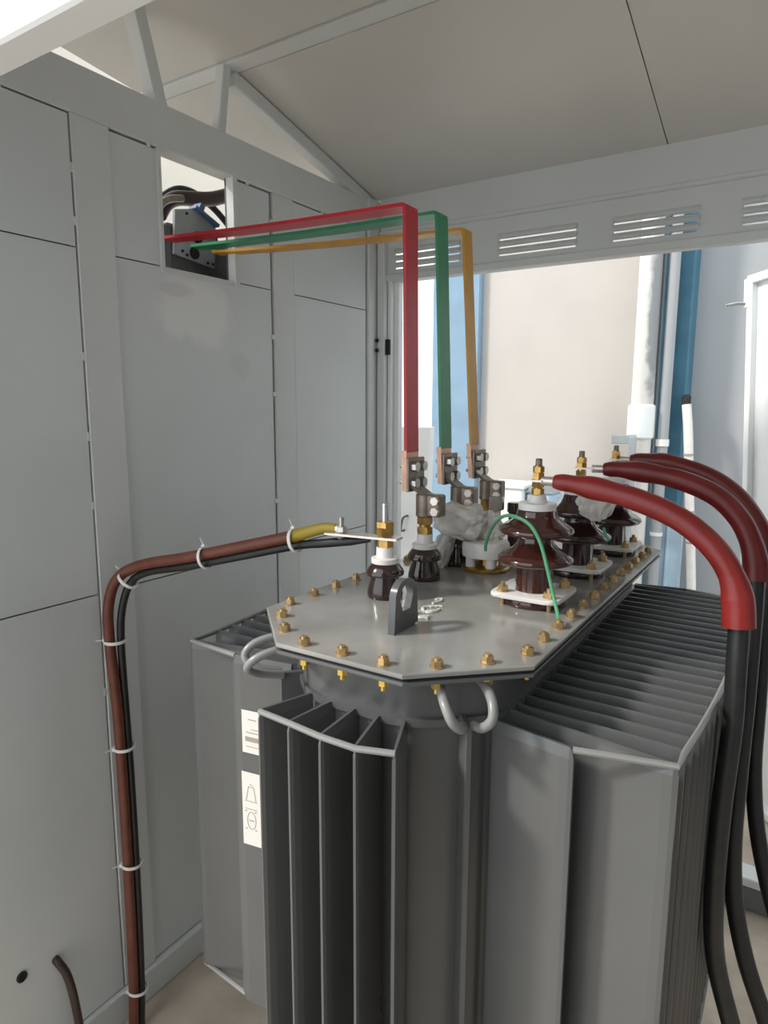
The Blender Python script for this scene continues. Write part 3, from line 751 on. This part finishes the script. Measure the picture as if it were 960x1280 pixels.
tag(obj('earthing_wire', w, 'gwire', None, True), 'short green wire end below the plastic bundle on the middle bushing', 'wire')

# ------------------------------------------------------------------ the yard behind
w = new(); box(w, (-2.14, 4.25, 0), (-.84, 4.5, 7)); struct('wall_outer', w, 'cream', 'cream rendered wall seen through the back doorway')
w = new(); box(w, (-3.6, 5.2, 0), (-2.0, 5.3, 7)); struct('wall_far', w, 'sunlit_white', 'wall at the far left of the yard, sunlit brightness in its colour')
w = new(); box(w, (-.70, 4.40, 0), (2.2, 4.6, 7)); struct('wall_yard', w, 'greywall', 'cool grey rendered wall at the right of the yard')
w = new(); box(w, (-2.30, 4.20, 0), (-1.94, 4.42, 4.6), .01)
tag(obj('pillar', w, 'blue'), 'dull blue painted pillar behind the yellow busbar', 'pillar')
w = new(); box(w, (-.80, 4.24, 0), (-.64, 4.5, 4.6), .012)
tag(obj('pillar', w, 'tealblue'), 'teal blue corner pillar between cream wall and grey wall', 'pillar')
w = new(); tube(w, [(-.858, 4.125, 0), (-.855, 4.125, 4.5)], .062, 20, smooth=False)
rp = tag(obj('drain_pipe', w, 'pipe', None, True), 'fat weathered pale pipe standing against the teal blue pillar', 'pipe')
w = new(); rcyl(w, (-.858, 4.125, 0), .076, 1.42, 1.62, 24, .01); obj('pipe_socket', w, 'leaf', rp, True)
w = new(); tube(w, [(-.738, 4.155, 0), (-.734, 4.155, 4.5)], .030, 16, smooth=False)
rp = tag(obj('drain_pipe', w, 'greywall', None, True), 'slim grey pipe running down the teal blue pillar', 'pipe')
w = new(); lathe(w, [(.037, 1.38), (.037, 1.42)], (-.738, 4.155, 0), 16); lathe(w, [(.036, .85), (.036, .87)], (-.738, 4.155, 0), 16); obj('pipe_clip', w, 'tie', rp, True)
w = new(); tube(w, [(-.628, 4.19, 1.62), (-.606, 4.18, 1.45), (-.575, 4.17, 1.10), (-.538, 4.17, .70), (-.51, 4.16, .35), (-.49, 4.16, .02)], .026, 12)
cd = tag(obj('conduit', w, 'white', None, True), 'white flexible conduit dropping beside the teal blue pillar', 'conduit')
for x, z in ((-.595, 1.33), (-.566, 1.0), (-.549, .82)):
    w = new(); lathe(w, [(.0285, z), (.0285, z + .012)], (x, 4.172, 0), 14); obj('joint_band', w, 'ink', cd, True)
w = new(); tube(w, [(-.634, 4.222, 1.66), (-.632, 4.20, 1.64), (-.629, 4.19, 1.61)], .024, 12, 5); obj('conduit_top_gap', w, 'dark', cd, True)  # black tube stands in for the dark gap above the conduit
# bent grey steel post
w = new(); bar(w, (-.86, 3.95, 0), (-.86, 3.95, 1.44), .035, .05, up=(0, 1, 0), bev=.003); bar(w, (-.975, 3.95, 1.42), (-.845, 3.95, 1.425), .04, .05, bev=.003)
tag(obj('steel_bracket', w, 'plate'), 'grey steel post with a bent top in front of the weathered pipe', 'post')
# pale blue cladding panel low on the pillar
w = new(); box(w, (-1.00, 4.215, 0), (-.60, 4.245, .98), .006)
for x in (-.92, -.84, -.76, -.68): box(w, (x - .010, 4.20, 0), (x + .010, 4.22, .98), .004)
tag(obj('ribbed_panel', w, 'pale_blue'), 'pale blue ribbed panel low against the foot of the pillar', 'panel')
# things lying in the yard between the bushings
w = new(); box(w, (-1.72, 3.9, 0), (-1.48, 4.15, 1.10), .01)
bx = tag(obj('storage_box', w, 'leaf'), 'bright white cabinet behind the nearest brown bushing', 'cabinet')
w = new(); box(w, (-1.735, 3.885, 1.10), (-1.465, 4.165, 1.125), .005); obj('lid', w, 'leaf', bx)
w = new(); box(w, (-1.47, 3.92, 0), (-1.30, 4.12, 1.08), .02)
bx = tag(obj('storage_box', w, 'pale_blue'), 'blue cabinet beside the bright white one in the yard', 'cabinet')
w = new(); extr(w, [(-1.47, 3.92, 1.08), (-1.30, 3.92, 1.08), (-1.35, 3.92, 1.16), (-1.43, 3.92, 1.14)], (0, .2, 0)); obj('lid', w, 'plate', bx)
# white switch cabinet with a slanting side and bar handle
w = new(); extr(w, [(-2.10, 3.0, 0), (-1.70, 3.0, 0), (-1.645, 3.0, 1.50), (-2.10, 3.0, 1.50)], (0, .05, 0))
bmesh.ops.bevel(w, geom=w.edges[:], offset=.004, segments=1, affect='EDGES')
pn = tag(obj('door_panel', w, 'leaf'), 'white steel door panel with a bar handle and slanting edge, left of the yard', 'door')
w = new(); tube(w, [(-1.775, 3.0, 1.03), (-1.775, 2.975, 1.03), (-1.785, 2.965, 1.015), (-1.795, 2.965, .965), (-1.795, 2.975, .95), (-1.795, 3.0, .95)], .006, 8, 4)
obj('bar_handle', w, 'dgrey', pn, True)
# warm wall of the neighbouring compartment
w = new(); box(w, (-2.70, .0, 0), (-2.60, 2.78, 3.2)); struct('wall_side', w, 'warmcream', 'warm cream wall seen over and through the left partition')

w = new(); box(w, (.95, -6, 0), (1.15, .45, 7)); box(w, (.05, -1.6, 0), (.95, -1.4, 7)); struct('wall_sky_block', w, 'plinth', 'added unseen wall blocking sky light from the right front')  # unseen walls added to shut out sky on the right front
# ------------------------------------------------------------------ light
wd = bpy.data.worlds.new('World'); SC.world = wd; wd.use_nodes = True
bg = wd.node_tree.nodes['Background']; bg.inputs['Color'].default_value = (.89, .955, 1.0, 1); bg.inputs['Strength'].default_value = 1.7
sl = bpy.data.lights.new('Sun', 'SUN'); sl.energy = 2.5; sl.angle = math.radians(7); sl.color = (1, .96, .9)
so = bpy.data.objects.new('Sun', sl); COL.objects.link(so)
so.rotation_euler = Vector((1, .87, -1.02)).to_track_quat('-Z', 'Y').to_euler()

# ------------------------------------------------------------------ camera
cam = bpy.data.cameras.new('Camera'); co = bpy.data.objects.new('Camera', cam); COL.objects.link(co)
cam.sensor_fit = 'VERTICAL'; cam.sensor_height = 36; cam.lens = 831.45 / 1280 * 36; cam.clip_start = .02
p, y, r = map(math.radians, (8.978, 32.672, .2177))
F = Vector((-math.sin(y) * math.cos(p), math.cos(y) * math.cos(p), -math.sin(p))); R0 = Vector((math.cos(y), math.sin(y), 0)); U0 = R0.cross(F)
R = R0 * math.cos(r) + U0 * math.sin(r); U = -R0 * math.sin(r) + U0 * math.cos(r)
co.matrix_world = Matrix(((R.x, U.x, -F.x, 0), (R.y, U.y, -F.y, 0), (R.z, U.z, -F.z, 1.6), (0, 0, 0, 1)))
SC.camera = co
vs = SC.view_settings; vs.view_transform = 'Standard'; vs.look = 'None'; vs.gamma = 1; vs.use_curve_mapping = False; vs.exposure = 0.17
SC.cycles.max_bounces = 10; SC.cycles.diffuse_bounces = 6; SC.cycles.use_denoising = True
